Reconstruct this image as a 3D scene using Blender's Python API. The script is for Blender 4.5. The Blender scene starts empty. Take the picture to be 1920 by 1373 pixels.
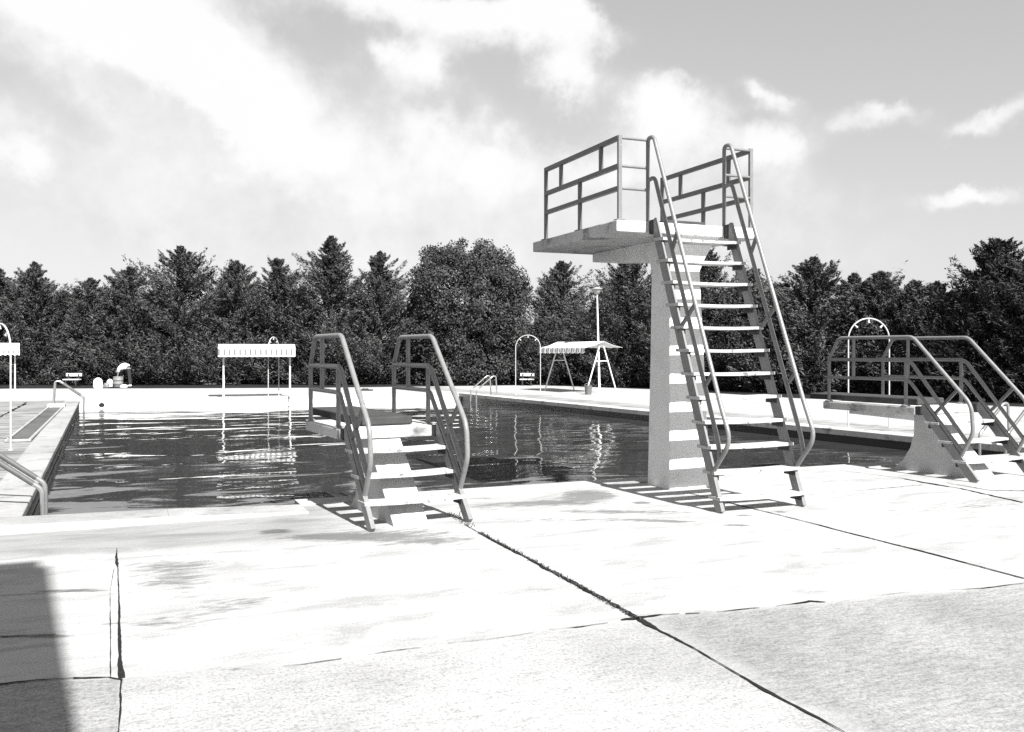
import bpy, bmesh, math, random
import numpy as np
from mathutils import Vector, Matrix
from mathutils.geometry import tessellate_polygon

random.seed(7)
rng = np.random.default_rng(11)
scene = bpy.context.scene
COL = scene.collection
R = math.radians

# ------------------------------------------------------------------ frame
# World: the camera stands at the origin, +Y runs along the diving stands.
FPX, HZ, CX, EYE = 1700.0, 658.0, 960.0, 1.55
YAW = R(22.5)
VIEW = Vector((math.sin(YAW), math.cos(YAW), 0))
RIGHT = Vector((math.cos(YAW), -math.sin(YAW), 0))


def W(lat, d, z=0.0):
    """a place by its distance ahead of the viewer and its distance to the side"""
    v = RIGHT * lat + VIEW * d
    return Vector((v.x, v.y, z))


def G(px, py, z=0.0):
    """survey: the ground point seen at a direction"""
    d = (EYE - z) * FPX / (py - HZ)
    return W((px - CX) / FPX * d, d, z)


def A(px, d, z=0.0):
    return W((px - CX) / FPX * d, d, z)


# ------------------------------------------------------------------ materials
def nmat(name):
    m = bpy.data.materials.new(name)
    m.use_nodes = True
    nt = m.node_tree
    b = nt.nodes['Principled BSDF']
    return m, nt, b


def N(nt, typ, **kw):
    n = nt.nodes.new(typ)
    for k, v in kw.items():
        if k in n.inputs.keys():
            n.inputs[k].default_value = v
        else:
            setattr(n, k, v)
    return n


def noise(nt, scale, detail=4, rough=.55, coord=None, dist=0.0):
    n = N(nt, 'ShaderNodeTexNoise', Scale=scale, Detail=detail, Roughness=rough, Distortion=dist)
    if coord is not None:
        nt.links.new(coord, n.inputs['Vector'])
    return n.outputs['Fac']


def ramp(nt, fac, pts):
    r = nt.nodes.new('ShaderNodeValToRGB')
    cr = r.color_ramp
    while len(cr.elements) < len(pts):
        cr.elements.new(.5)
    for e, (p, v) in zip(cr.elements, pts):
        e.position = p
        e.color = (v, v, v, 1)
    nt.links.new(fac, r.inputs['Fac'])
    return r.outputs['Color']


def mul(nt, a, b, op='MULTIPLY'):
    m = nt.nodes.new('ShaderNodeMath')
    m.operation = op
    for i, s in enumerate((a, b)):
        if isinstance(s, (int, float)):
            m.inputs[i].default_value = s
        else:
            nt.links.new(s, m.inputs[i])
    return m.outputs[0]


def bump(nt, b, height, strength, dist):
    bp = N(nt, 'ShaderNodeBump', Strength=strength, Distance=dist)
    nt.links.new(height, bp.inputs['Height'])
    nt.links.new(bp.outputs['Normal'], b.inputs['Normal'])


def concrete(name, val, mott=.25, speck=.2, rough=.9, blotch=.3, bumps=.4, big=.5):
    """weathered concrete: broad tone, blotches, fine aggregate"""
    m, nt, b = nmat(name)
    pos = nt.nodes.new('ShaderNodeNewGeometry').outputs['Position']
    a = ramp(nt, noise(nt, big, 5, .6, pos, .4), [(.3, 1 - mott), (.62, 1.0)])
    c = ramp(nt, noise(nt, 3.1, 6, .65, pos, .3), [(.30, 1 - blotch), (.47, 1.0)])
    f = ramp(nt, noise(nt, 38, 4, .75, pos), [(.36, 1 - speck), (.56, 1.0)])
    ff = ramp(nt, noise(nt, 150, 2, .6, pos), [(.3, 1 - speck * .8), (.6, 1.0)])
    v = mul(nt, mul(nt, a, c), mul(nt, f, ff))
    v = mul(nt, v, val)
    nt.links.new(v, b.inputs['Base Color'])
    b.inputs['Roughness'].default_value = rough
    b.inputs['Specular IOR Level'].default_value = .15
    bump(nt, b, noise(nt, 60, 5, .7, pos), bumps, .006)
    return m


def plain(name, val, rough=.5, var=.12, scale=9, spec=.4, metal=0.0, wear=0.0, wearval=.05, bumps=.1):
    m, nt, b = nmat(name)
    pos = nt.nodes.new('ShaderNodeNewGeometry').outputs['Position']
    v = ramp(nt, noise(nt, scale, 5, .6, pos), [(.3, val * (1 - var)), (.7, val)])
    if wear > 0:
        w = ramp(nt, noise(nt, scale * 2.3, 6, .72, pos, .5), [(.62 - wear * .4, 0), (.70 - wear * .4, 1)])
        mx = nt.nodes.new('ShaderNodeMix')
        mx.data_type = 'RGBA'
        inv = mul(nt, 1.0, w, 'SUBTRACT')
        nt.links.new(inv, mx.inputs['Factor'])
        nt.links.new(v, mx.inputs[6])
        mx.inputs[7].default_value = (wearval, wearval, wearval, 1)
        # worn spots show the darker material below the paint
        inv2 = mul(nt, 1.0, inv, 'SUBTRACT')
        mx2 = mul(nt, inv2, 1.0)
        nt.links.new(mx2, mx.inputs['Factor'])
        v = mx.outputs[2]
    nt.links.new(v, b.inputs['Base Color'])
    b.inputs['Roughness'].default_value = rough
    b.inputs['Metallic'].default_value = metal
    b.inputs['Specular IOR Level'].default_value = spec
    if bumps:
        bump(nt, b, noise(nt, scale * 8, 4, .6, pos), bumps, .004)
    return m


M = {}
M['deck'] = concrete('deck_concrete', .40, .12, .10, blotch=.12)
M['edge_strip'] = concrete('edge_strip_concrete', .34, .28, .2, blotch=.42)
M['rough'] = concrete('rough_aggregate_concrete', .31, .30, .52, blotch=.30, bumps=.9)
M['rough_light'] = concrete('light_aggregate_concrete', .37, .14, .40, blotch=.16, bumps=.8)
M['side'] = concrete('side_deck_concrete', .27, .35, .2, blotch=.45, big=.9)
M['kerb'] = concrete('kerb_concrete', .42, .08, .08, blotch=.10)
M['kerb_top'] = concrete('stained_kerb_top', .34, .35, .12, blotch=.45, big=1.6)
M['coping'] = concrete('coping_concrete', .345, .25, .14, blotch=.42)
M['tower'] = concrete('whitewashed_concrete', .80, .12, .09, blotch=.14, bumps=.25)
M['pedestal'] = concrete('pedestal_concrete', .50, .14, .08, blotch=.16, bumps=.3)
M['slab'] = concrete('stained_slab_concrete', .58, .30, .14, blotch=.74, bumps=.3)
M['poolwhite'] = plain('white_pool_paint', .75, .6, .06, 3)
M['tile'] = plain('dark_waterline_band', .02, .35, .3, 6)
M['crack'] = plain('dirt_in_joint', .022, .95, .5, 20, .1)
M['rail'] = plain('grey_rail_paint', .185, .36, .22, 14, .5, wear=.12, wearval=.22, bumps=.2)
M['rail_dark'] = plain('dark_rail_paint', .105, .4, .2, 12, .45)
M['steel'] = plain('brushed_steel_tube', .42, .3, .1, 20, .5, metal=.7, bumps=.05)
M['whitepaint'] = plain('white_enamel_paint', .72, .4, .12, 8)
M['tread'] = plain('worn_white_tread', .46, .8, .25, 5, .2, wear=.17, wearval=.13, bumps=.3)
M['bracket'] = plain('dark_bracket', .03, .6, .2, 12)
M['plank'] = plain('dark_board_matting', .06, .9, .35, 6, .15, bumps=.6)
M['basin'] = concrete('wet_basin_concrete', .12, .4, .2, blotch=.4)
M['pipe'] = plain('dull_pipe_paint', .46, .4, .2, 8)
M['lamp'] = plain('lamp_enamel', .34, .4, .1, 6)
M['bucket'] = plain('dull_zinc', .16, .5, .3, 9)
M['soil'] = concrete('dry_grass_soil', .028, .4, .4, blotch=.45, bumps=1.0)
M['shirt'] = plain('white_cotton', .75, .9, .08, 12, .1)
M['trouser'] = plain('dark_trousers', .04, .9, .2, 12, .1)
M['skin'] = plain('skin', .16, .6, .08, 12, .3)
M['hair'] = plain('dark_hair', .015, .6, .2, 30, .3)
M['sack'] = plain('white_sack_cloth', .72, .9, .1, 10, .1, bumps=.5)
M['drum'] = plain('pale_drum_paint', .21, .6, .3, 6)
M['bark'] = plain('bark', .05, .95, .4, 12, .1, bumps=.8)
M['render'] = plain('plaster_wall', .45, .9, .12, 3, .2)
M['roofing'] = plain('roof_sheet', .14, .7, .2, 4)
M['glass'] = plain('dark_window_glass', .03, .1, .1, 3, .5, bumps=0)


def stripe_mat():
    """awning cloth: pale with grey stripes along its length"""
    m, nt, b = nmat('striped_awning_cloth')
    uv = nt.nodes.new('ShaderNodeUVMap').outputs['UV']
    sep = nt.nodes.new('ShaderNodeSeparateXYZ')
    nt.links.new(uv, sep.inputs[0])
    fr = mul(nt, mul(nt, sep.outputs[0], 1 / .165), 1.0, 'MODULO')
    v = ramp(nt, fr, [(.0, 0), (.36, 0), (.44, 1), (1.0, 1)])
    hem = ramp(nt, sep.outputs[1], [(.10, 1), (.18, 0), (.74, 0), (.84, 1)])
    v = mul(nt, mul(nt, v, hem, 'MAXIMUM'), .56)
    v = mul(nt, v, .16, 'ADD')
    nt.links.new(v, b.inputs['Base Color'])
    b.inputs['Roughness'].default_value = .9
    b.inputs['Specular IOR Level'].default_value = .1
    return m


M['stripe'] = stripe_mat()
M['cloth'] = plain('white_awning_cloth', .72, .9, .08, 6, .1)


def leaf_mat(name, lo, hi):
    m, nt, b = nmat(name)
    pos = nt.nodes.new('ShaderNodeNewGeometry')
    # growth of two ages: tone drifts from bough to bough, a little from leaf to leaf
    cl = ramp(nt, noise(nt, 1.9, 3, .6, pos.outputs['Position']), [(.36, lo), (.64, hi)])
    v = mul(nt, cl, ramp(nt, pos.outputs['Random Per Island'], [(0, .75), (1, 1.25)]))
    nt.links.new(v, b.inputs['Base Color'])
    b.inputs['Roughness'].default_value = .85
    b.inputs['Specular IOR Level'].default_value = .12
    return m


M['conifer'] = leaf_mat('conifer_foliage', .030, .092)
M['conifer_pale'] = leaf_mat('pale_conifer_foliage', .038, .105)
M['broadleaf'] = leaf_mat('broadleaf_foliage', .028, .072)
M['conifer_shaded'] = leaf_mat('shaded_conifer_foliage', .018, .046)  # shadow over the right-end trees, painted in as a darker leaf tone


def water_mat():
    m, nt, b = nmat('pool_water')
    geo = nt.nodes.new('ShaderNodeNewGeometry').outputs['Position']
    mp = N(nt, 'ShaderNodeMapping')
    mp.inputs['Rotation'].default_value = (0, 0, YAW)
    mp.inputs['Scale'].default_value = (.55, 1.0, 1)
    nt.links.new(geo, mp.inputs['Vector'])
    co = mp.outputs[0]
    b.inputs['Base Color'].default_value = (.036, .036, .036, 1)
    b.inputs['Roughness'].default_value = .015
    b.inputs['IOR'].default_value = 1.33
    b.inputs['Specular IOR Level'].default_value = .5
    n1 = noise(nt, .95, 2, .42, co, .6)
    n2 = noise(nt, 4.6, 3, .5, co, .3)
    n0 = noise(nt, .42, 1, .4, co, .4)
    h = mul(nt, mul(nt, n1, 1.0), mul(nt, n2, .075), 'ADD')
    h = mul(nt, h, mul(nt, n0, 1.6), 'ADD')
    bump(nt, b, h, 1.0, .042)
    return m


M['water'] = water_mat()


# ------------------------------------------------------------------ mesh helpers
class MB:
    def __init__(self):
        self.v, self.f, self.uv, self.mi = [], [], [], []

    def add(self, verts, faces, mi=0, uvs=None):
        o = len(self.v)
        self.v += [tuple(p) for p in verts]
        for k, f in enumerate(faces):
            self.f.append([i + o for i in f])
            self.mi.append(mi)
            self.uv.append(uvs[k] if uvs else None)
        return self

    def box(self, x0, x1, y0, y1, z0, z1, mi=0):
        v = [(x0, y0, z0), (x1, y0, z0), (x1, y1, z0), (x0, y1, z0), (x0, y0, z1), (x1, y0, z1), (x1, y1, z1), (x0, y1, z1)]
        return self.add(v, [(0, 3, 2, 1), (4, 5, 6, 7), (0, 1, 5, 4), (1, 2, 6, 5), (2, 3, 7, 6), (3, 0, 4, 7)], mi)

    def bar(self, p, q, w, h, up=(0, 0, 1), mi=0):
        """rectangular bar p->q; w across, h along 'up'"""
        p, q = Vector(p), Vector(q)
        t = (q - p).normalized()
        up = Vector(up)
        s = t.cross(up)
        if s.length < 1e-4:
            s = t.cross(Vector((0, 1, 0)))
        s.normalize()
        u = s.cross(t).normalized()
        v = []
        for c in (p, q):
            for a, b in ((-1, -1), (1, -1), (1, 1), (-1, 1)):
                v.append(c + s * (a * w / 2) + u * (b * h / 2))
        return self.add(v, [(0, 1, 2, 3), (4, 7, 6, 5), (0, 4, 5, 1), (1, 5, 6, 2), (2, 6, 7, 3), (3, 7, 4, 0)], mi)

    def tube(self, pts, r, n=10, r2=None, mi=0, closed=False):
        pts = [Vector(p) for p in pts]
        L = len(pts)
        prev = None
        v = []
        for i, p in enumerate(pts):
            t = (pts[min(i + 1, L - 1)] - pts[max(i - 1, 0)]).normalized()
            if prev is None:
                ref = Vector((0, 0, 1)) if abs(t.z) < .9 else Vector((1, 0, 0))
                s = t.cross(ref).normalized()
            else:
                s = (prev - t * prev.dot(t)).normalized()
            prev = s
            u = t.cross(s)
            rr = r if r2 is None else r + (r2 - r) * i / (L - 1)
            for k in range(n):
                a = 2 * math.pi * k / n
                v.append(p + s * (math.cos(a) * rr) + u * (math.sin(a) * rr))
        f = []
        for i in range(L - 1):
            for k in range(n):
                k2 = (k + 1) % n
                f.append((i * n + k, i * n + k2, (i + 1) * n + k2, (i + 1) * n + k))
        f.append(tuple(range(n - 1, -1, -1)))
        f.append(tuple((L - 1) * n + k for k in range(n)))
        return self.add(v, f, mi)

    def lathe(self, prof, n=20, c=(0, 0, 0), mi=0):
        v, f = [], []
        for r, z in prof:
            for k in range(n):
                a = 2 * math.pi * k / n
                v.append((c[0] + r * math.cos(a), c[1] + r * math.sin(a), c[2] + z))
        L = len(prof)
        for i in range(L - 1):
            for k in range(n):
                k2 = (k + 1) % n
                f.append((i * n + k, i * n + k2, (i + 1) * n + k2, (i + 1) * n + k))
        f.append(tuple(range(n - 1, -1, -1)))
        f.append(tuple((L - 1) * n + k for k in range(n)))
        return self.add(v, f, mi)

    def prism(self, prof, x0, x1, mi=0):
        """profile of (y, z) points, counter-clockwise, extruded along x"""
        n = len(prof)
        v = [(x0, y, z) for y, z in prof] + [(x1, y, z) for y, z in prof]
        f = [tuple(range(n - 1, -1, -1)), tuple(range(n, 2 * n))]
        for k in range(n):
            k2 = (k + 1) % n
            f.append((k, k2, n + k2, n + k))
        return self.add(v, f, mi)

    def build(self, name, mats, parent=None, smooth=False, bevel=0, loc=None, rz=None):
        me = bpy.data.meshes.new(name)
        me.from_pydata(self.v, [], self.f)
        if not isinstance(mats, (list, tuple)):
            mats = [mats]
        for m in mats:
            me.materials.append(m)
        if len(mats) > 1:
            me.polygons.foreach_set('material_index', self.mi)
        if any(u is not None for u in self.uv):
            ul = me.uv_layers.new(name='UVMap')
            for p, u in zip(me.polygons, self.uv):
                if u:
                    for li, c in zip(p.loop_indices, u):
                        ul.data[li].uv = c
        bm = bmesh.new()
        bm.from_mesh(me)
        bmesh.ops.recalc_face_normals(bm, faces=bm.faces)
        bm.to_mesh(me)
        bm.free()
        if smooth:
            me.polygons.foreach_set('use_smooth', [True] * len(me.polygons))
        me.update()
        o = bpy.data.objects.new(name, me)
        COL.objects.link(o)
        if parent is not None:
            o.parent = parent
        if loc is not None:
            o.location = loc
        if rz is not None:
            o.rotation_euler = (0, 0, rz)
        if bevel:
            md = o.modifiers.new('bevel', 'BEVEL')
            md.width = bevel
            md.segments = 2
            md.limit_method = 'ANGLE'
        if smooth:
            md = o.modifiers.new('edges', 'EDGE_SPLIT')
            md.split_angle = R(48)
        return o


def tag(o, label=None, cat=None, group=None, kind=None):
    if label: o['label'] = label
    if cat: o['category'] = cat
    if group: o['group'] = group
    if kind: o['kind'] = kind
    return o


def thing(name, label, cat, loc=(0, 0, 0), rz=0.0, group=None):
    o = bpy.data.objects.new(name, None)
    o.empty_display_size = .2
    COL.objects.link(o)
    o.location = loc
    o.rotation_euler = (0, 0, rz)
    return tag(o, label, cat, group)


def fillet(pts, r, n=6):
    """round the corners of a polyline; r one radius or a list for the inner points"""
    pts = [Vector(p) for p in pts]
    out = [pts[0]]
    for i in range(1, len(pts) - 1):
        ri = r[i - 1] if isinstance(r, (list, tuple)) else r
        a, b, c = pts[i - 1], pts[i], pts[i + 1]
        u, v = (a - b), (c - b)
        lu, lv = u.length, v.length
        u.normalize(); v.normalize()
        ang = u.angle(v)
        tl = min(ri / math.tan(ang / 2) if ang < math.pi - .01 else 0, lu * .49, lv * .49)
        if tl < 1e-4:
            out.append(b)
            continue
        p0, p2 = b + u * tl, b + v * tl
        for k in range(n + 1):
            t = k / n
            out.append(p0 * (1 - t) ** 2 + b * 2 * t * (1 - t) + p2 * t * t)
    out.append(pts[-1])
    return out


def sheet(name, polys, mat, z, kind='structure', parent=None):
    """flat sheet from an outline and holes"""
    loops = [[Vector((p[0], p[1], 0)) for p in l] for l in polys]
    tri = tessellate_polygon(loops)
    flat = [p for l in loops for p in l]
    mb = MB()
    mb.add([(p.x, p.y, z) for p in flat], tri)
    o = mb.build(name, mat, parent)
    me = o.data
    if me.polygons and sum(p.normal.z * p.area for p in me.polygons) < 0:
        me.flip_normals()
    if kind: o['kind'] = kind
    return o


# ------------------------------------------------------------------ the pool
NL, FL, FR, NR = W(-4.54, 8.39), W(-13.35, 28.0), W(-1.95, 33.1), W(8.48, 14.01)
# carry the near edge on to the right in one straight line
corners = [NL, FL, FR, NR]
WATER = -.255


def offset_poly(pts, offs):
    """offset each side outward (corner order NL, FL, FR, NR runs clockwise)"""
    n = len(pts)
    lines = []
    for i in range(n):
        a, b = pts[i], pts[(i + 1) % n]
        t = (b - a).normalized()
        nrm = Vector((-t.y, t.x, 0))
        lines.append((a + nrm * offs[i], t))
    out = []
    for i in range(n):
        p, t = lines[i - 1]
        q, s = lines[i]
        den = t.x * s.y - t.y * s.x
        k = ((q.x - p.x) * s.y - (q.y - p.y) * s.x) / den
        out.append(p + t * k)
    return out


SID = ['left', 'far', 'right', 'near']
cop_out = offset_poly(corners, [.42, .36, .42, .34])
wallp = offset_poly(corners, [.07, .0, .09, .34])

# ground sheet to the horizon, under everything
gr = MB()
gr.add([(-900, -500, -.9), (900, -500, -.9), (900, 900, -.9), (-900, 900, -.9)], [(0, 1, 2, 3)])
# ground is one sheet with the pool cut out of it
bpy.data.meshes
ground = sheet('ground', [[(-900, -500), (900, -500), (900, 900), (-900, 900)], offset_poly(corners, [.5] * 4)], M['soil'], -.02)

deck_outer = [W(-34, -14), W(-34, 33), W(-29, 36.6), W(-21.5, 37.1), W(-14, 37.4), W(-8, 38.0), W(-2, 40.0), W(1.2, 41.0),
              W(3.6, 38.5), W(5.7, 36.4), W(9.3, 29.6), W(14.2, 25.0), W(26, 20), W(30, -14)]
deck = sheet('pool_deck', [deck_outer, cop_out], M['deck'], 0.0)

# coping, one strip per side
for i in range(4):
    a, b = corners[i], corners[(i + 1) % 4]
    c, d = cop_out[(i + 1) % 4], cop_out[i]
    if SID[i] == 'near':
        continue
    th = .12 if SID[i] == 'right' else .085
    mb = MB()
    top = .012
    mb.add([(p.x, p.y, top) for p in (a, b, c, d)] + [(p.x, p.y, top - th) for p in (a, b, c, d)],
           [(0, 1, 2, 3), (7, 6, 5, 4), (0, 4, 5, 1), (1, 5, 6, 2), (2, 6, 7, 3), (3, 7, 4, 0)])
    mat = {'left': M['coping'], 'far': M['kerb'], 'right': M['slab']}[SID[i]]
    tag(mb.build('pool_coping', mat, bevel=.012), kind='structure')
# near side: a low raised kerb up to the first diving stand, flush beyond it
a, b = corners[3], corners[0]
tn = (b - a).normalized()
nn = Vector((-tn.y, tn.x, 0))
Lnear = (b - a).length
s_end = (G(548, 944) - a).dot(tn)
far_left = W(-14, 4.45)
mb = MB()


KW0, KW1 = .36, .80


def near_strip(s0, s1, h0, h1, w0, w1, mb, top=0):
    if w0 == w1:
        w0 = 0
    p = [a + tn * s0 + nn * w0, a + tn * s1 + nn * w0, a + tn * s1 + nn * w1, a + tn * s0 + nn * w1]
    hs = [h0, h1, h1, h0]
    v = [(q.x, q.y, hh) for q, hh in zip(p, hs)] + [(q.x, q.y, -.1) for q in p]
    mb.add(v, [(0, 1, 2, 3)], top)
    mb.add(v, [(7, 6, 5, 4), (0, 4, 5, 1), (1, 5, 6, 2), (2, 6, 7, 3), (3, 7, 4, 0)])


near_strip(0, s_end - .05, .012, .012, .34, .34, mb)
tag(mb.build('pool_coping', M['deck'], bevel=.01), kind='structure')
mb = MB()
near_strip(s_end - .045, s_end + 1.2, .018, .06, KW0, KW1, mb, 1)
near_strip(s_end + 1.202, Lnear + 2, .06, .105, KW0, KW1, mb, 1)
near_strip(Lnear + 2.003, Lnear + 9, .105, .11, KW0, KW1, mb, 1)
tag(mb.build('pool_kerb', [M['kerb'], M['kerb_top']]), kind='structure')
# fill beside the kerb strip left of the pool
# walls
for i in range(4):
    p, q = wallp[i], wallp[(i + 1) % 4]
    t = (q - p).normalized()
    n_ = Vector((-t.y, t.x, 0)) * .15
    mb = MB()
    z1, z0 = (-.109 if SID[i] == 'right' else -.075), -1.6
    if SID[i] == 'far': z1 = -.074
    pp = [p, q, q + n_, p + n_]
    mb.add([(r.x, r.y, z1) for r in pp] + [(r.x, r.y, z0) for r in pp],
           [(0, 1, 2, 3), (7, 6, 5, 4), (0, 4, 5, 1), (1, 5, 6, 2), (2, 6, 7, 3), (3, 7, 4, 0)])
    tag(mb.build('pool_wall', M['tile'] if SID[i] in ('right', 'left') else M['poolwhite']), kind='structure')
# a pale lip runs along the left wall just above the water
p, q = wallp[0], wallp[1]
t = (q - p).normalized()
n_ = Vector((t.y, -t.x, 0))
mb = MB()
mb.bar(p + n_ * .03 + Vector((0, 0, -.2)), q + n_ * .03 + Vector((0, 0, -.2)), .05, .05)
tag(mb.build('pool_lip', M['coping']), kind='structure')
mb = MB()
mb.add([(p.x, p.y, -1.6) for p in offset_poly(corners, [.2] * 4)], [(0, 1, 2, 3)])
tag(mb.build('pool_floor', M['poolwhite']), kind='structure')
mb = MB()
mb.add([(p.x, p.y, WATER) for p in offset_poly(corners, [.1, .03, .12, .45])], [(0, 1, 2, 3)])
wo = mb.build('pool_water', M['water'])
if wo.data.polygons[0].normal.z < 0:
    wo.data.flip_normals()
tag(wo, kind='structure')
# round outlet in the far wall
oc = FL + (FR - FL).normalized() * .62
mb = MB()
fdir = (FR - FL).normalized()
fn = Vector((fdir.y, -fdir.x, 0))
ring = []
for k in range(16):
    an = 2 * math.pi * k / 16
    ring.append(oc + fdir * (.085 * math.cos(an)) + Vector((0, 0, -.135 + .062 * math.sin(an))))
mb.add([p + fn * .004 for p in ring] + [p + fn * .02 for p in ring],
       [tuple(range(16, 32))] + [(k, (k + 1) % 16, 16 + (k + 1) % 16, 16 + k) for k in range(16)])
tag(mb.build('pool_outlet', M['tile']), 'round dark outlet hole in the white far pool wall', 'outlet')

# the deck was cast in several pours, worn and stained in its own way each
def deck_material():
    m, nt, b = nmat('cast_deck_concrete')
    pos = nt.nodes.new('ShaderNodeNewGeometry').outputs['Position']
    sp = nt.nodes.new('ShaderNodeSeparateXYZ')
    nt.links.new(pos, sp.inputs[0])
    X, Y = sp.outputs[0], sp.outputs[1]
    mp = N(nt, 'ShaderNodeMapping')
    mp.inputs['Rotation'].default_value = (0, 0, R(6))
    mp.inputs['Scale'].default_value = (.42, 1.35, 1)
    nt.links.new(pos, mp.inputs['Vector'])
    streak = noise(nt, 2.6, 7, .68, mp.outputs[0], .5)
    edge = mul(nt, mul(nt, noise(nt, 1.7, 6, .65, pos), .5, 'SUBTRACT'), .9)

    def sm(v, lo, hi):
        r_ = nt.nodes.new('ShaderNodeMapRange')
        r_.interpolation_type = 'SMOOTHSTEP'
        r_.inputs['From Min'].default_value = lo
        r_.inputs['From Max'].default_value = hi
        nt.links.new(v, r_.inputs['Value'])
        return r_.outputs[0]

    def side_of(p, q, soft, jag=.15):
        """1 on the right of p->q, with a ragged boundary"""
        t_ = (q - p).normalized()
        nx, ny = t_.y, -t_.x
        d_ = mul(nt, mul(nt, mul(nt, X, nx), mul(nt, Y, ny), 'ADD'), -(p.x * nx + p.y * ny), 'ADD')
        if jag:
            d_ = mul(nt, d_, mul(nt, edge, jag), 'ADD')
        return sm(d_, -soft, soft)

    def blob(px, py, lx, ly, st):
        c = G(px, py)
        dx = mul(nt, X, -c.x, 'ADD'); dy = mul(nt, Y, -c.y, 'ADD')
        u = mul(nt, mul(nt, dx, RIGHT.x / lx), mul(nt, dy, RIGHT.y / lx), 'ADD')
        w = mul(nt, mul(nt, dx, VIEW.x / ly), mul(nt, dy, VIEW.y / ly), 'ADD')
        q = mul(nt, mul(nt, u, u), mul(nt, w, w), 'ADD')
        return mul(nt, mul(nt, 2.718, mul(nt, q, -1.0), 'POWER'), st)

    def blend(a_, b_, f_):
        return mul(nt, a_, mul(nt, mul(nt, b_, a_, 'SUBTRACT'), f_), 'ADD')

    coarse = ramp(nt, noise(nt, 48, 5, .85, pos), [(.36, .50), (.54, 1.0)])
    finer = ramp(nt, noise(nt, 120, 3, .7, pos), [(.32, .72), (.58, 1.0)])
    drag = N(nt, 'ShaderNodeMapping')
    drag.inputs['Rotation'].default_value = (0, 0, R(-28))
    drag.inputs['Scale'].default_value = (.5, 1.6, 1)
    nt.links.new(pos, drag.inputs['Vector'])
    brush = ramp(nt, noise(nt, 16, 5, .72, drag.outputs[0], .3), [(.34, .68), (.6, 1.0)])
    broad = ramp(nt, noise(nt, .9, 5, .6, pos, .4), [(.36, .78), (.58, 1.0)])
    smooth_v = mul(nt, mul(nt, ramp(nt, noise(nt, 70, 5, .8, pos), [(.36, .72), (.54, 1.0)]), .385), ramp(nt, streak, [(.36, .74), (.50, 1.0)]))
    rough_v = mul(nt, mul(nt, mul(nt, coarse, brush), .335), broad)
    light_v = mul(nt, mul(nt, ramp(nt, noise(nt, 55, 4, .8, pos), [(.34, .50), (.52, 1.0)]), .385), mul(nt, broad, ramp(nt, noise(nt, 16, 5, .72, drag.outputs[0], .3), [(.3, .72), (.5, 1.0)])))
    grey_v = mul(nt, mul(nt, finer, .235), ramp(nt, streak, [(.30, .68), (.6, 1.15)]))
    side_v = mul(nt, mul(nt, finer, .255), ramp(nt, streak, [(.36, .40), (.60, 1.2)]))
    # pours
    v = smooth_v
    cline = (G(1190, 1162), G(1920, 1096))
    cleft = (G(228, 1276), G(1190, 1164))
    jl = (G(1190, 1160), G(1580, 1373))
    dl = (G(224, 1373), G(222, 1040))
    right_of_a = side_of(jl[1], jl[0], .012, 0)
    below_r = side_of(*cline, .07, .2)
    below_l = side_of(*cleft, .16, .4)
    right_of_d = side_of(dl[0], dl[1], .012, 0)
    v = blend(v, rough_v, mul(nt, mul(nt, side_of(jl[1], jl[0], .22, .7), below_r), right_of_a))
    v = blend(v, light_v, mul(nt, mul(nt, mul(nt, 1.0, side_of(jl[1], jl[0], .22, .7), 'SUBTRACT'), below_r), right_of_a))
    v = blend(v, light_v, mul(nt, mul(nt, mul(nt, 1.0, right_of_a, 'SUBTRACT'), below_l), right_of_d))
    low = side_of(G(0, 1284), G(225, 1272), .012, 0)
    v = blend(v, rough_v, mul(nt, mul(nt, 1.0, right_of_d, 'SUBTRACT'), low))
    # damp strip along the kerb and the wings of the deck beside the pool
    nw = side_of(cop_out[3], cop_out[0], .02, 0)
    strip_b = side_of(G(700, 1010), G(0, 1046), .22, .5)
    strip_r = side_of(G(640, 985), G(740, 1060), .5, .9)
    strip = mul(nt, mul(nt, strip_b, strip_r), mul(nt, 1.0, nw, 'SUBTRACT'))
    v = blend(v, grey_v, mul(nt, strip, .85))
    lw = side_of(cop_out[1], cop_out[0], .02, 0)
    fw = side_of(cop_out[2] + Vector((0, .3, 0)), cop_out[1] + Vector((0, .3, 0)), .25, .6)
    lw = mul(nt, mul(nt, lw, mul(nt, 1.0, fw, 'SUBTRACT')), nw)
    v = blend(v, side_v, lw)
    rw = mul(nt, side_of(cop_out[2], cop_out[3], .02, 0), 1.0)
    rw2 = side_of(cop_out[2] - rnorm * 1.2, cop_out[3] - rnorm * 1.2, .5, .8)
    rw = mul(nt, mul(nt, mul(nt, 1.0, rw, 'SUBTRACT'), rw2), nw)
    v = blend(v, side_v, mul(nt, rw, .75))
    # stains of their own shape
    tot = None
    for a_ in STAINS:
        g = blob(*a_)
        tot = g if tot is None else mul(nt, tot, g, 'ADD')
    ragged = mul(nt, mul(nt, mul(nt, streak, .5, 'SUBTRACT'), 1.2), mul(nt, mul(nt, noise(nt, 11, 5, .7, mp.outputs[0], .3), .5, 'SUBTRACT'), 1.3), 'ADD')
    dirt = sm(mul(nt, tot, ragged, 'ADD'), .38, .78)
    v = mul(nt, v, mul(nt, 1.0, mul(nt, dirt, .56), 'SUBTRACT'))
    nt.links.new(v, b.inputs['Base Color'])
    b.inputs['Roughness'].default_value = .92
    b.inputs['Specular IOR Level'].default_value = .12
    hgt = mul(nt, noise(nt, 45, 6, .75, pos), mul(nt, noise(nt, 6, 4, .6, pos), .8), 'ADD')
    bump(nt, b, hgt, .55, .008)
    return m


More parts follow.
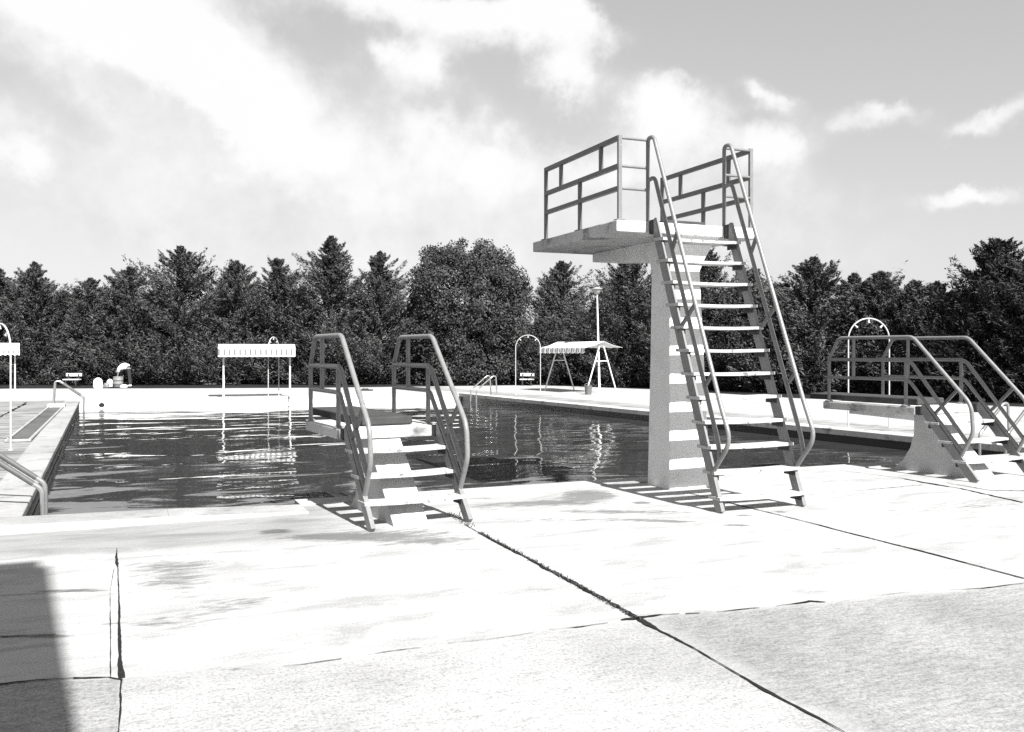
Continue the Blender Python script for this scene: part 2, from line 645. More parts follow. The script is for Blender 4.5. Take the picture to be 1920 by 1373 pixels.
# direction and place of the marks: bearing, size across, size along, strength
STAINS = [(515, 996, .14, .13, 1.0), (1205, 943, .12, .09, .9), (1262, 978, .20, .06, .8), (1395, 967, .10, .06, .8), (1380, 985, .14, .06, .7), (1465, 960, .10, .07, .9),
          (1100, 928, .40, .42, .95), (1030, 943, .55, .25, .8), (1165, 960, .7, .16, .75), (1190, 975, .5, .10, .6), (900, 950, .5, .3, .5), (760, 1000, .8, .3, .55), (980, 975, .8, .2, .5), (620, 1008, .6, .2, .6), (800, 1018, .5, .2, .5), (1840, 945, 1.0, .5, .5),
          (330, 1090, .4, .3, .55), (430, 1130, .5, .3, .5), (300, 1170, .4, .25, .5), (350, 1060, .6, .3, .55), (1590, 1030, .35, .1, .5), (1000, 1105, .22, .1, .6), (900, 935, .2, .07, .7),
          (470, 1255, .2, .04, .7), (1130, 1060, .2, .1, .3), (130, 1108, .3, .05, .8), (60, 1193, .3, .05, .8), (1520, 985, .6, .2, .35), (1700, 960, .8, .3, .35), (700, 1170, .5, .1, .3),
          (160, 753, 2.0, .5, .5), (520, 744, 2.4, .6, .8), (640, 742, 1.5, .5, .7), (1010, 742, 1.6, .5, .6), (1080, 752, 1.2, .5, .55)]
rt_ = (cop_out[3] - cop_out[2]).normalized()
rnorm = Vector((rt_.y, -rt_.x, 0))
M['deck_cast'] = deck_material()
deck.data.materials[0] = M['deck_cast']
for o_ in list(COL.objects):
    if o_.name.startswith('pool_coping') and o_.data.materials[0] == M['deck']:
        o_.data.materials[0] = M['deck_cast']


def joint(pts, w, seed, jag=.35, z=.006, name='deck_joint', wander=.3):
    """open joint full of dirt: a ragged dark ribbon on the ground"""
    rr = random.Random(seed)
    P = []
    for (p, q, w0, w1) in zip(pts[:-1], pts[1:], w[:-1], w[1:]):
        n = max(2, int((q - p).length / .03))
        for k in range(n):
            f = k / n
            P.append((p.lerp(q, f), w0 + (w1 - w0) * f))
    P.append((pts[-1], w[-1]))
    mb = MB()
    v, f = [], []
    drift = 0
    e1 = e2 = 0
    for i, (p, ww) in enumerate(P):
        t = (P[min(i + 1, len(P) - 1)][0] - P[max(i - 1, 0)][0]).normalized()
        s = Vector((-t.y, t.x, 0))
        drift = drift * .95 + rr.uniform(-1, 1) * (ww * .6 + .004) * wander
        e1 = e1 * .8 + rr.uniform(-1, 1) * jag * .62
        e2 = e2 * .8 + rr.uniform(-1, 1) * jag * .62
        l = ww * max(.08, .5 + e1)
        r = ww * max(.08, .5 + e2)
        pl, pr = p + s * (l + drift), p - s * (r - drift)
        v += [(pl.x, pl.y, z), (pr.x, pr.y, z)]
        if i:
            f.append((2 * i - 2, 2 * i - 1, 2 * i + 1, 2 * i))
    mb.add(v, f)
    return tag(mb.build(name, M['crack']), kind='structure')


joint([G(872, 985), G(920, 1012), G(1000, 1053), G(1100, 1108), G(1190, 1160), G(1300, 1218), G(1440, 1298), G(1580, 1373), W(1.4, 2.6)],
      [.006, .022, .030, .034, .046, .008, .014, .007, .008], 1, wander=.16)
joint([G(1290, 925), G(1460, 966), G(1600, 1002), G(1760, 1043), G(1920, 1086), W(7.5, 5.3)], [.014, .02, .022, .022, .02, .02], 2, .2, wander=.1)
joint([G(530, 1251), G(570, 1247), G(640, 1236)], [.003, .006, .004], 3, .5)
joint([G(690, 1229), G(740, 1221), G(790, 1216)], [.003, .012, .003], 4, .5)
joint([G(840, 1208), G(930, 1198), G(1000, 1187)], [.003, .006, .003], 44, .5)
joint([G(1030, 1182), G(1080, 1177), G(1140, 1169)], [.006, .014, .003], 45, .5)
joint([G(1165, 1164), G(1195, 1160), G(1240, 1154), G(1275, 1153)], [.012, .03, .018, .010], 5, .5)
joint([G(1285, 1152), G(1312, 1151)], [.014, .010], 48, .5)
joint([G(1345, 1149), G(1390, 1144), G(1425, 1141)], [.004, .014, .004], 6, .5)
joint([G(1455, 1138), G(1500, 1132), G(1520, 1129), G(1548, 1130)], [.004, .012, .028, .012], 46, .5)
joint([G(1620, 1121), G(1700, 1111), G(1740, 1109)], [.002, .006, .003], 7, .5)
joint([G(1780, 1107), G(1840, 1104), G(1920, 1094)], [.004, .010, .004], 47, .5)
joint([G(219, 1029), G(218.5, 1045), G(219, 1056), G(221, 1064), G(223, 1120), G(224, 1190), G(225, 1245), G(226.5, 1273)], [.004, .016, .024, .008, .008, .011, .020, .026], 8, .22, wander=.04)
joint([G(214, 1068), G(206, 1110), G(207, 1190), G(207, 1270)], [.003, .005, .004, .004], 10, .4, wander=.05)
joint([G(-200, 1296), G(0, 1284), G(140, 1272)], [.02, .02, .008], 11, .4)
joint([G(138, 1273), G(205, 1271), G(228, 1275)], [.018, .01, .012], 12, .4)
joint([G(228, 1275), G(226, 1320), G(224, 1373), W(-1.6, 3.3)], [.010, .007, .007, .007], 13, .4, wander=.12)
joint([G(1500, 873), G(1690, 897), G(1735, 906), G(1800, 917), G(1920, 943)], [.01, .012, .035, .03, .03], 14, .4)
joint([G(1775, 906), G(1860, 921), G(1960, 920)], [.014, .02, .02], 15, .4)
joint([G(1730, 910), G(1640, 918), G(1500, 930)], [.015, .008, .004], 16, .5)
joint([G(0, 783), G(40, 760), G(52, 754)], [.03, .09, .02], 17, .4)
joint([G(0, 1118), G(110, 1112), G(205, 1102)], [.008, .006, .003], 18, .4)
joint([G(0, 1196), G(105, 1190)], [.014, .008], 19, .4)


# weeds grown up in the widest joint
def weeds(line, n, hmax, spread, seed):
    r_ = np.random.default_rng(seed)
    seg = [(line[k], line[k + 1]) for k in range(len(line) - 1)]
    L = np.array([(q - p).length for p, q in seg])
    mb = MB()
    dens = r_.uniform(0, 1, 60) ** 2.2
    for _ in range(n):
        u = r_.uniform()
        if r_.uniform() > dens[int(u * 59.9)]:
            continue
        k = np.searchsorted(np.cumsum(L) / L.sum(), u)
        p, q = seg[k]
        c = p.lerp(q, r_.uniform())
        a_ = r_.uniform(0, 6.28)
        c = c + Vector((r_.normal(0, spread), r_.normal(0, spread), .004))
        h = hmax * r_.uniform(.3, 1)
        d_ = Vector((math.cos(a_), math.sin(a_), 0))
        sd_ = Vector((-d_.y, d_.x, 0)) * r_.uniform(.002, .005)
        m_ = c + d_ * h * .5 + Vector((0, 0, h * .7))
        e_ = c + d_ * h * 1.2 + Vector((0, 0, h * r_.uniform(.5, 1.0)))
        mb.add([c - sd_, c + sd_, m_ + sd_, m_ - sd_, e_], [(0, 1, 2, 3), (3, 2, 4)])
    o = mb.build('weeds', M['weed'])
    return tag(o, 'low dark weeds growing along the diagonal deck joint', 'weeds', kind='stuff')


M['weed'] = plain('dry_weed', .055, .8, .4, 30, .2, bumps=0)
weeds([G(900, 1000), G(1000, 1053), G(1100, 1108), G(1200, 1165)], 1900, .019, .010, 5)
weeds([G(845, 965), G(885, 990)], 300, .035, .025, 6)

# ------------------------------------------------------------------ diving tower
TX, TY = 5.64, 8.50          # middle of the platform's near edge
tower = thing('diving_tower', 'tall concrete diving tower with a long white-stepped ladder', 'diving tower', (TX, TY, 0))
PZ = 2.95


def sloped_ladder(root, xl, xr, y_foot, y_top, z_top, zs, tread_w, rail_mat, over=.03):
    """two flat stringers and plank treads"""
    k = (y_top - y_foot) / z_top
    for x in (xl, xr):
        mb = MB()
        mb.bar((x, y_foot - k * .0, .0), (x, y_top, z_top), .042, .105, up=(0, -1, k))
        mb.build('stringer', M['rail'], root, bevel=.004)
    for z in zs:
        y = y_foot + k * z
        mb = MB()
        n = 14
        rr = random.Random(int(z * 1000))
        x0, x1 = xl - over, xr + over
        top, bot = [], []
        for i in range(n + 1):
            x = x0 + (x1 - x0) * i / n
            j = rr.uniform(-.006, .006)
            sag = -.010 * math.sin(math.pi * i / n)
            top.append(((x, y - tread_w / 2 + j, z + sag), (x, y + tread_w / 2, z + sag)))
            bot.append(((x, y - tread_w / 2 + j, z + sag - .032), (x, y + tread_w / 2, z + sag - .032)))
        v = []
        for i in range(n + 1):
            v += [top[i][0], top[i][1], bot[i][1], bot[i][0]]
        f = []
        for i in range(n):
            o = 4 * i
            for e in range(4):
                f.append((o + e, o + 4 + e, o + 4 + (e + 1) % 4, o + (e + 1) % 4))
        f += [(0, 1, 2, 3), (4 * n + 3, 4 * n + 2, 4 * n + 1, 4 * n)]
        mb.add(v, f)
        t = mb.build('tread', M['tread'], root, bevel=.004)
        for x, s in ((xl, 1), (xr, -1)):
            mb = MB()
            xa, xb = (x + .022, x + .03) if s > 0 else (x - .03, x - .022)
            mb.box(xa, xb, y - tread_w / 2 + .01, y + tread_w / 2 - .02, z - .085, z - .034)
            xa, xb = (x + .0301, x + .09) if s > 0 else (x - .09, x - .0301)
            mb.box(xa, xb, y - tread_w / 2 + .01, y + tread_w / 2 - .02, z - .042, z - .0345)
            mb.build('tread_bracket', M['bracket'], t)


# column, wider at its foot
mb = MB()
def ring4(x0, x1, y0, y1, z):
    return [(x0 - TX, y0 - TY, z), (x1 - TX, y0 - TY, z), (x1 - TX, y1 - TY, z), (x0 - TX, y1 - TY, z)]
rings = [ring4(5.49, 6.03, 8.66, 9.14, -.1), ring4(5.49, 6.03, 8.66, 9.14, 0), ring4(5.53, 5.98, 8.72, 9.14, 1.6), ring4(5.555, 5.955, 8.76, 9.16, 2.46),
         ring4(5.555, 6.0, 8.72, 9.2, 2.6), ring4(5.54, 6.06, 8.62, 9.3, 2.79)]
v = [p for r_ in rings for p in r_]
f = [(3, 2, 1, 0), tuple(4 * (len(rings) - 1) + k for k in range(4))]
for i in range(len(rings) - 1):
    for k in range(4):
        k2 = (k + 1) % 4
        f.append((4 * i + k, 4 * i + k2, 4 * i + 4 + k2, 4 * i + 4 + k))
mb.add(v, f)
mb.build('column', M['tower'], tower, bevel=.012)
# beam under the platform, deep at the column, shallow at the tip
mb = MB()
mb.prism([(.0, 2.825), (2.12, 2.825), (2.12, 2.715), (.7, 2.60), (.7, 2.70), (.15, 2.74)][::-1], 5.545 - TX, 6.05 - TX)
mb.build('beam', M['tower'], tower, bevel=.006)
mb = MB()
mb.box(4.73 - TX, 6.56 - TX, 0, 2.22, PZ - .125, PZ)
mb.build('platform', M['slab'], tower, bevel=.012)
mb = MB()
mb.box(5.42 - TX, 5.95 - TX, .14, 2.55, PZ + .005, PZ + .055)
mb.build('springboard', M['plank'], tower, bevel=.01)
RZ = (PZ + .347, PZ + .587, PZ + .89)
for xs, name in ((4.79, 'l'), (6.50, 'r')):
    x = xs - TX
    for z in RZ:
        g = MB()
        g.bar((x, .05, z), (x, 1.94, z), .05, .05)
        rail = g.build('guard_rail', M['rail_dark'], tower, bevel=.004)
    for y, z0, z1 in ((.05, PZ, RZ[2] + .025), (1.94, PZ, RZ[2] + .025), (.47, RZ[1], RZ[2]), (1.50, RZ[1], RZ[2]), (.99, PZ, RZ[1])):
        p = MB()
        p.bar((x + .001, y, z0), (x + .001, y, z1), .042, .038, up=(0, 1, 0))
        if z0 == PZ:
            p.box(x - .05, x + .05, y - .045, y + .045, PZ + .001, PZ + .012)
        p.build('rail_post', M['rail'] if y == .05 else M['rail_dark'], rail, bevel=.003)
LXL, LXR = 5.155 - TX, 6.125 - TX
for xa, xb in ((4.79 - TX, LXL), (LXR, 6.50 - TX)):
    for z in RZ:
        g = MB()
        g.tube([(xa, .05, z), (xb, .05, z)], .016, 8)
        g.build('cross_rail', M['rail'], tower, smooth=True)
Y0, Y1 = 7.24 - TY, 8.44 - TY
sloped_ladder(tower, LXL, LXR, Y0, Y1, PZ + .01, [.15 + .237 * i for i in range(12)], .20, M['rail'])
for x, so in ((LXL, -1), (LXR, 1)):
    xo = x + so * .012
    top = fillet([(xo, .05, PZ), (xo, .05, 3.86), (xo, -.07, 3.86), (xo, 7.22 - TY, 1.03), (xo, 7.06 - TY, .70), (xo, 7.36 - TY, .36)], [.05, .12, .35, .20], 8)
    m1 = MB()
    m1.tube(top, .0225, 10)
    hr = m1.build('handrail', M['rail'], tower, smooth=True)
    mid = fillet([(xo, .05, 3.40), (xo, -.09, 3.42), (xo, 7.27 - TY, .70), (xo, 7.225 - TY, .515)], [.14, .3], 8)
    m2 = MB()
    m2.tube(mid, .0225, 10)
    m2.build('handrail', M['rail'], tower, smooth=True)
    # braces: rail to rail, and one down to the stringer
    def on_top(z): return -.07 + (7.22 - TY + .07) * (3.86 - z) / (3.86 - 1.03)
    def on_mid(z): return -.09 + (7.26 - TY + .09) * (3.42 - z) / (3.42 - .66)
    def on_str(z): return Y0 + (Y1 - Y0) * z / PZ
    for p_, q_ in (((xo, on_mid(2.60), 2.60), (xo, on_top(2.78), 2.78)), ((xo, on_mid(1.20), 1.20), (xo, on_top(1.33), 1.33)), ((xo, on_str(1.75), 1.75), (xo, on_top(2.02), 2.02))):
        b3 = MB()
        b3.bar(p_, q_, .03, .03, up=(1, 0, 0))
        b3.build('brace', M['rail_dark'], hr)
for x in (LXL, LXR):
    mb = MB()
    mb.box(x - .03, x + .03, -.075, -.002, PZ - .14, PZ + .012)
    mb.build('ladder_bracket', M['bracket'], tower, bevel=.004)


# ------------------------------------------------------------------ low diving stands
def low_stand(label, loc, rz, L, sz, xr=.43, half=.525):
    t = thing('diving_stand', label, 'diving stand', loc, rz, 'low diving stands at the pool edge')
    xl = -.49
    y_foot, y_top = -.80, -.07
    mb = MB()
    mb.box(-.525, half, 0, L, sz - .105, sz)
    mb.build('platform', M['slab'], t, bevel=.014)
    prof = [(-.70, -.05), (.58, -.05), (.55, 0), (.40, .13), (.29, .30), (.235, .48), (.23, sz - .107), (.03, sz - .107), (-.68, 0)]
    mb = MB()
    mb.prism(prof, -.245, .085)
    mb.build('pedestal', M['pedestal'], t, bevel=.008)
    mb = MB()
    mb.prism([(.232, sz - .2), (L - .2, sz - .17), (L - .2, sz - .107), (.232, sz - .107)], -.235, .075)
    mb.build('beam', M['tower'], t, bevel=.006)
    mb = MB()
    mb.box(-.25, .27, .17, 1.98, sz + .006, sz + .088)
    mb.build('springboard', M['plank'], t, bevel=.014)
    zs = [.235 * sz / .83, .45 * sz / .83, .66 * sz / .83]
    sloped_ladder(t, xl, xr, y_foot, y_top, sz + .01, zs, .20, M['rail'])
    k = (y_top - y_foot) / sz
    h = (sz + .335, sz + .58, sz + .875)
    yn, yf = .16, L - .08
    for x in (xl, xr):
        s = -1 if x < 0 else 1
        xo = x + s * .0
        def par(z, off): return y_foot + k * z - off
        # top rail: leaning far post, over, down the ladder and round to the stringer
        zt = h[2]
        top = fillet([(xo, yf, h[1]), (xo, yf - .17, zt), (xo, .06, zt), (xo, y_foot + .06, sz + .06), (xo, y_foot + .035, .58), (xo, y_foot + .22, .24)], [.14, .16, .30, .25], 8)
        m1 = MB(); m1.tube(top, .024, 10)
        tr_ = m1.build('top_rail', M['rail'], t, smooth=True)
        zm = h[1]
        end = (xo, y_foot + .105, .45)
        mid = fillet([(xo, yf, zm), (xo, .10, zm), end], [.20], 8)
        m2 = MB(); m2.tube(mid, .024, 10)
        m2.build('middle_rail', M['rail'], t, smooth=True)
        zl = h[0]
        low = fillet([(xo, yf, zl), (xo, .12, zl), (xo, y_foot + .168, .335)], [.16], 8)
        m3 = MB(); m3.tube(low, .022, 10)
        m3.build('lower_rail', M['rail'], t, smooth=True)
        for y, z0, z1 in ((yf, sz, zm), (yf - .42, zl, zt), (yn, sz, zm)):
            p = MB(); p.tube([(xo, y, z0), (xo, y, z1)], .022, 10)
            if z0 == sz:
                p.lathe([(.055, .001), (.055, .012), (.026, .022)], 12, (xo, y, z0))
            p.build('rail_post', M['rail'], t, smooth=True)
        b = MB()
        ym, yl = y_foot + .36, 0
        # brace across the three sloping rails
        def y_top_at(z): return .06 + (y_foot + .06 - .06) * (zt - z) / (zt - sz - .06)
        def y_low_at(z): return .12 + (y_foot + .11 - .12) * (zl - z) / (zl - .36)
        za, zb = .93 * sz, 1.28 * sz
        b.bar((xo, y_low_at(za), za), (xo, y_top_at(zb), zb), .032, .032, up=(1, 0, 0))
        b.build('brace', M['rail_dark'], tr_)
        mb = MB()
        mb.box(x - .03, x + .03, -.075, -.002, sz - .1, sz + .008)
        mb.build('ladder_bracket', M['bracket'], t, bevel=.004)
    return t


low_stand('low diving stand with a dark springboard, left of the tall tower', (2.275, 8.475, 0), R(5.5), 1.20, .82)
low_stand('low diving stand cut by the right edge, right of the tall tower', (9.51, 8.595, 0), R(6), 1.48, .85, .60, .66)


# ------------------------------------------------------------------ pool ladders
def pool_ladder(label, p, outward, along, sep=.45, inset=.14):
    o3 = Vector(outward).normalized()
    t = thing('pool_ladder', label, 'pool ladder', (p.x, p.y, 0), math.atan2(o3.y, o3.x), 'steel ladders at the pool sides')
    sgn = 1 if Vector((-o3.y, o3.x, 0)).dot(along) > 0 else -1
    for k in (0, 1):
        y = sgn * sep * k
        pts = fillet([(-inset, y, -1.1), (-inset, y, .17), (.50, y, .66), (.62, y, .66), (.66, y, 0.0)], [.12, .12, .10], 7)
        mb = MB(); mb.tube(pts, .024, 12)
        hr = mb.build('handrail', M['steel'], t, smooth=True)
        mb = MB(); mb.tube([Vector((-inset, y, .17)).lerp(Vector((.5, y, .66)), f_) for f_ in (.13, .5, .86)], .0275, 12)
        mb.build('grip', M['rail_dark'], hr, smooth=True)
        mb = MB(); mb.lathe([(.05, 0.013), (.05, .022), (.03, .03)], 14, (.66, y, 0))
        mb.build('base_flange', M['steel'], hr, smooth=True)
    for z in (-.32, -.6, -.88):
        mb = MB(); mb.bar((-inset, 0, z), (-inset, sgn * sep, z), .07, .03)
        mb.build('rung', M['steel'], t)
    return t


lt = (FL - NL).normalized(); lo = Vector((-lt.y, lt.x, 0))
rt = (FR - NR).normalized(); ro = Vector((rt.y, -rt.x, 0))
pool_ladder('steel pool ladder cut by the left edge of the picture', NL + lt * .62, lo, lt)
pool_ladder('steel pool ladder at the far left corner beside the white wall', FL - lt * 1.5, lo, lt)
pool_ladder('steel pool ladder at the far right corner beside the dark tree', FR - rt * 1.75, ro, rt)
pool_ladder('steel pool ladder half hidden behind the right diving stand', NR + rt * .8, ro, rt)


# ------------------------------------------------------------------ showers
def shower(label, p, rz, w=.84, H=2.2):
    t = thing('shower_arch', label, 'shower', p, rz, 'white pipe shower arches')
    r = w / 2
    pts = [(-r, 0, 0), (-r, 0, H - r)]
    for k in range(1, 20):
        a_ = math.pi - math.pi * k / 20
        pts.append((r * math.cos(a_), 0, H - r + r * math.sin(a_)))
    pts += [(r, 0, H - r), (r, 0, 0)]
    mb = MB(); mb.tube(pts, .0145, 10)
    mb.build('pipe', M['pipe'], t, smooth=True)
    for an in (45, 90, 135):
        a_ = R(an)
        d_ = Vector((math.cos(a_), 0, math.sin(a_)))
        c = Vector((0, 0, H - r)) + d_ * r
        mb = MB(); mb.tube([c - d_ * .015, c - d_ * .06, c - d_ * .085], .012, 8, r2=.026)
        mb.build('nozzle', M['pipe'], t, smooth=True)
    for x in (-r, r):
        mb = MB(); mb.lathe([(.04, .002), (.04, .012), (.02, .02)], 12, (x, 0, 0))
        mb.build('base_flange', M['pipe'], t, smooth=True)
    return t


shower('white shower arch behind the right diving stand', A(1629, 18.2), -YAW + R(3))
shower('white shower arch beside the striped sunshade right of the dark tree', A(990, 31.8), -YAW - R(4), .87, 2.1)
shower('white shower arch seen edge-on at the striped sunshade on the far side', A(513, 30.9), R(58), .85, 2.02)
shower('white shower arch cut by the left edge of the picture', W(-8.12, 14.385), math.atan2((RIGHT * -.75 + VIEW * .66).y, (RIGHT * -.75 + VIEW * .66).x), .86, 1.98)


# ------------------------------------------------------------------ sunshades
def sunshade(label, c, axis, L, spread, ridge, eave, val, half, scal=.05, sides=(-1, 1)):
    """A-frame at each end, ridge bar, sloping cloth with a striped scalloped valance"""
    t = thing('sunshade', label, 'sunshade', c, math.atan2(axis.y, axis.x), 'striped sunshades by the pool')
    for s in (-1, 1):
        x = s * L / 2
        for q in (-1, 1):
            mb = MB(); mb.tube([(x, q * spread / 2, 0), (x, q * .05, ridge - .06)], .026, 8)
            mb.build('leg', M['whitepaint'], t, smooth=True)
        mb = MB()
        zc = ridge * .62
        yc = spread / 2 * (1 - zc / (ridge - .06)) + .02
        mb.tube([(x, -yc, zc), (x, yc, zc)], .018, 8)
        mb.build('cross_bar', M['whitepaint'], t, smooth=True)
        mb = MB()
        mb.tube([(x, -.12, ridge - .16), (x, .12, ridge - .16)], .016, 8)
        mb.build('cross_bar', M['whitepaint'], t, smooth=True)
    mb = MB(); mb.tube([(-L / 2 - .12, 0, ridge - .04), (L / 2 + .12, 0, ridge - .04)], .024, 8)
    mb.build('ridge_bar', M['whitepaint'], t, smooth=True)
    e = L / 2 + .16
    n = 22
    mb = MB()
    v, f, uv = [], [], []
    for i in range(n + 1):
        x = -e + 2 * e * i / n
        sag = .022 * math.sin(i * 2.1) + .012 * math.sin(i * .9)
        v += [(x, -half, eave + sag * .5), (x, -half * .5, (eave + ridge) / 2 - .03 + sag * .4), (x, 0, ridge), (x, half * .5, (eave + ridge) / 2 - .03 - sag * .3), (x, half, eave - sag * .4)]
    for i in range(n):
        for k in range(4):
            f.append((5 * i + k, 5 * i + k + 1, 5 * i + 6 + k, 5 * i + 5 + k))
            u0, u1 = (i / n) * 2 * e, ((i + 1) / n) * 2 * e
            uv.append([(u0, k / 4), (u0, (k + 1) / 4), (u1, (k + 1) / 4), (u1, k / 4)])
    mb.add(v, f, 0, uv)
    cl = mb.build('canopy', M['cloth'], t)
    cl.modifiers.new('thick', 'SOLIDIFY').thickness = .008
    for q in sides:
        mb = MB()
        v, f, uv = [], [], []
        m = 120
        for i in range(m + 1):
            x = -e + 2 * e * i / m
            sc = abs(math.sin(math.pi * (x + e) / .165)) * scal
            y = q * (half + .012 + .012 * math.sin(i * .5))
            v += [(x, y, eave + .01), (x, y + q * .02, eave - val - sc)]
        for i in range(m):
            f.append((2 * i, 2 * i + 1, 2 * i + 3, 2 * i + 2))
            u0, u1 = (i / m) * 2 * e, ((i + 1) / m) * 2 * e
            uv.append([(u0, 1), (u0, 0), (u1, 0), (u1, 1)])
        mb.add(v, f, 0, uv)
        o = mb.build('valance', M['stripe'], t)
        o.modifiers.new('thick', 'SOLIDIFY').thickness = .006
    return t


fd = (FR - FL).normalized()
sunshade('striped sunshade standing across the far side of the pool', A(482, 30.4), Vector((RIGHT * .963 + VIEW * .27)), 2.14, .5, 1.77, 1.67, .31, .42, .012)
sunshade('striped sunshade seen end-on beside the lamp post', W(2.56, 34.25), Vector((rt.x, rt.y, 0)), 2.9, 1.35, 1.90, 1.67, .17, .82, .05, (1,))
sunshade('striped sunshade cut by the left edge of the picture', W(-21.1, 36.0), RIGHT * .88 + VIEW * .47, 2.4, 1.0, 1.86, 1.62, .2, .6)

# ------------------------------------------------------------------ lamp post, bucket, footbath, mat
lp = A(1124, 33.2)
t = thing('lamp_post', 'tall thin white lamp post with a dish-shaped head', 'lamp post', lp, 0)
lean = RIGHT * -.09
mb = MB(); mb.tube([(0, 0, 0), (lean.x * .5, lean.y * .5, 1.9), (lean.x, lean.y, 3.72)], .045, 10, r2=.026)
mb.build('post', M['whitepaint'], t, smooth=True)
mb = MB(); mb.lathe([(.035, 3.62), (.09, 3.64), (.15, 3.76), (.16, 3.80), (.21, 3.81), (.21, 3.825), (.10, 3.86), (.03, 3.88)], 20, (lean.x, lean.y, 0))
mb.build('lamp_head', M['lamp'], t, smooth=True)
mb = MB(); mb.lathe([(.13, 0), (.13, .03), (.06, .06)], 14)
mb.build('base_plate', M['whitepaint'], t, smooth=True)

t = thing('bucket', 'dull grey bucket standing beside the lamp post', 'bucket', A(1103, 32.1), 0)
mb = MB()
mb.lathe([(.105, 0), (.112, .02), (.135, .30), (.142, .315), (.142, .325), (.128, .325), (.10, .03)], 18)
mb.build('body', M['bucket'], t, smooth=True)
mb = MB()
mb.tube([(.138 * math.cos(a_), .03, .30 + .10 * math.sin(a_)) for a_ in [math.pi * k / 12 for k in range(13)]], .008, 6)
mb.build('handle', M['bucket'], t, smooth=True)

fb0, fb1 = G(34, 829), G(104, 766)
ax = (fb1 - fb0)
Lf = ax.length
t = thing('footbath', 'long narrow footbath trough on the left deck', 'footbath', fb0, math.atan2(ax.y, ax.x))
mb = MB()
for q_ in ((0, Lf, -.20, -.15), (0, Lf, .15, .20), (-.05, -.001, -.20, .20), (Lf + .001, Lf + .05, -.20, .20)):
    mb = MB(); mb.box(*q_, .005, .05)
    mb.build('rim', M['coping'], t, bevel=.01)
mb = MB(); mb.box(0, Lf, -.149, .149, .006, .02)
mb.build('basin', M['basin'], t)
mb = MB(); mb.box(Lf + .12, Lf + .7, -.22, .22, .005, .10)
mb.build('step', M['kerb'], t, bevel=.015)

mb = MB()
n = 10
for i in range(n):
    x = i * .035
    mb.tube([(x * .6, -.12 + .02 * math.sin(i), .05 + .02 * math.sin(i * 1.7)), (x * .6 + .02, .14, .05 + .015 * math.cos(i))], .03, 7)
mb.box(-.1, .38, -.15, .15, .005, .05)
o = mb.build('mat_roll', M['plank'], loc=A(680, 35.2), rz=-YAW)
tag(o, 'dark rolled mat lying on the far deck', 'mat')

# ------------------------------------------------------------------ far figures and things under the trees
pp = A(239, 39.6)
person = thing('person', 'person in a white shirt and dark trousers bending far over', 'person', pp, -YAW)
person.scale = (.84, .84, .84)


def skin_body(name, joints, edges, radii, mat, parent, sub=2):
    me = bpy.data.meshes.new(name)
    me.from_pydata(joints, edges, [])
    me.materials.append(mat)
    o = bpy.data.objects.new(name, me)
    COL.objects.link(o)
    o.parent = parent
    o.modifiers.new('skin', 'SKIN')
    for i, r_ in enumerate(radii):
        me.skin_vertices[0].data[i].radius = (r_, r_)
    me.skin_vertices[0].data[0].use_root = True
    s = o.modifiers.new('sub', 'SUBSURF')
    s.levels = s.render_levels = sub
    return o


# side view: bends towards the left, hips at the right
J = [(.10, 0, .88), (-.02, 0, 1.00), (-.22, 0, 1.02), (-.38, 0, .93), (-.47, 0, .83), (-.55, 0, .74), (-.62, 0, .68),   # pelvis, spine, chest, neck, head
     (.12, -.09, .82), (.14, -.10, .45), (.17, -.11, .08), (.05, -.12, .035),
     (.12, .09, .82), (.06, .12, .46), (.12, .13, .08), (0, .14, .035),
     (-.36, -.17, .90), (-.40, -.21, .64), (-.46, -.20, .42), (-.49, -.20, .35),
     (-.36, .17, .90), (-.42, .21, .64), (-.50, .20, .44), (-.53, .20, .37)]
E = [(0, 1), (1, 2), (2, 3), (3, 4), (4, 5), (5, 6), (0, 7), (7, 8), (8, 9), (9, 10), (0, 11), (11, 12), (12, 13), (13, 14),
     (3, 15), (15, 16), (16, 17), (17, 18), (3, 19), (19, 20), (20, 21), (21, 22)]
Rd = [.13, .12, .14, .12, .055, .095, .075, .095, .06, .042, .035, .095, .06, .042, .035, .06, .042, .032, .028, .06, .042, .032, .028]
skin_body('body', J, E, Rd, M['skin'], person)
skin_body('shirt', [(.06, 0, .95), (-.03, 0, 1.02), (-.22, 0, 1.045), (-.40, 0, .93), (-.37, -.18, .91), (-.39, -.21, .74), (-.37, .18, .91), (-.40, .21, .74)],
          [(0, 1), (1, 2), (2, 3), (3, 4), (4, 5), (3, 6), (6, 7)], [.19, .20, .215, .17, .09, .075, .09, .075], M['shirt'], person)
skin_body('trousers', [(.11, 0, .87), (.125, -.09, .80), (.145, -.10, .45), (.175, -.11, .12), (.125, .09, .80), (.065, .12, .46), (.125, .13, .12)],
          [(0, 1), (1, 2), (2, 3), (0, 4), (4, 5), (5, 6)], [.165, .115, .085, .07, .115, .085, .07], M['trouser'], person)
skin_body('hair', [(-.56, 0, .77), (-.60, 0, .72), (-.63, 0, .70)], [(0, 1), (1, 2)], [.10, .10, .07], M['hair'], person)
for y, x in ((-.11, .16), (.13, .11)):
    mb = MB()
    mb.lathe([(.05, 0), (.055, .02), (.05, .07), (.03, .09)], 10, (x, y, 0.0))
    mb.box(x - .22, x + .02, y - .045, y + .045, .004, .06)
    mb.build('shoe', M['shirt'], person, bevel=.015)

t = thing('drum', 'pale drum in front of the bending person', 'drum', A(221.5, 38.8), R(20))
mb = MB(); mb.lathe([(.19, 0), (.20, .02), (.205, .14), (.215, .15), (.205, .16), (.205, .30), (.215, .31), (.205, .32), (.20, .44), (.185, .45), (.18, .42), (.17, .05)], 20)
mb.build('body', M['drum'], t, smooth=True)


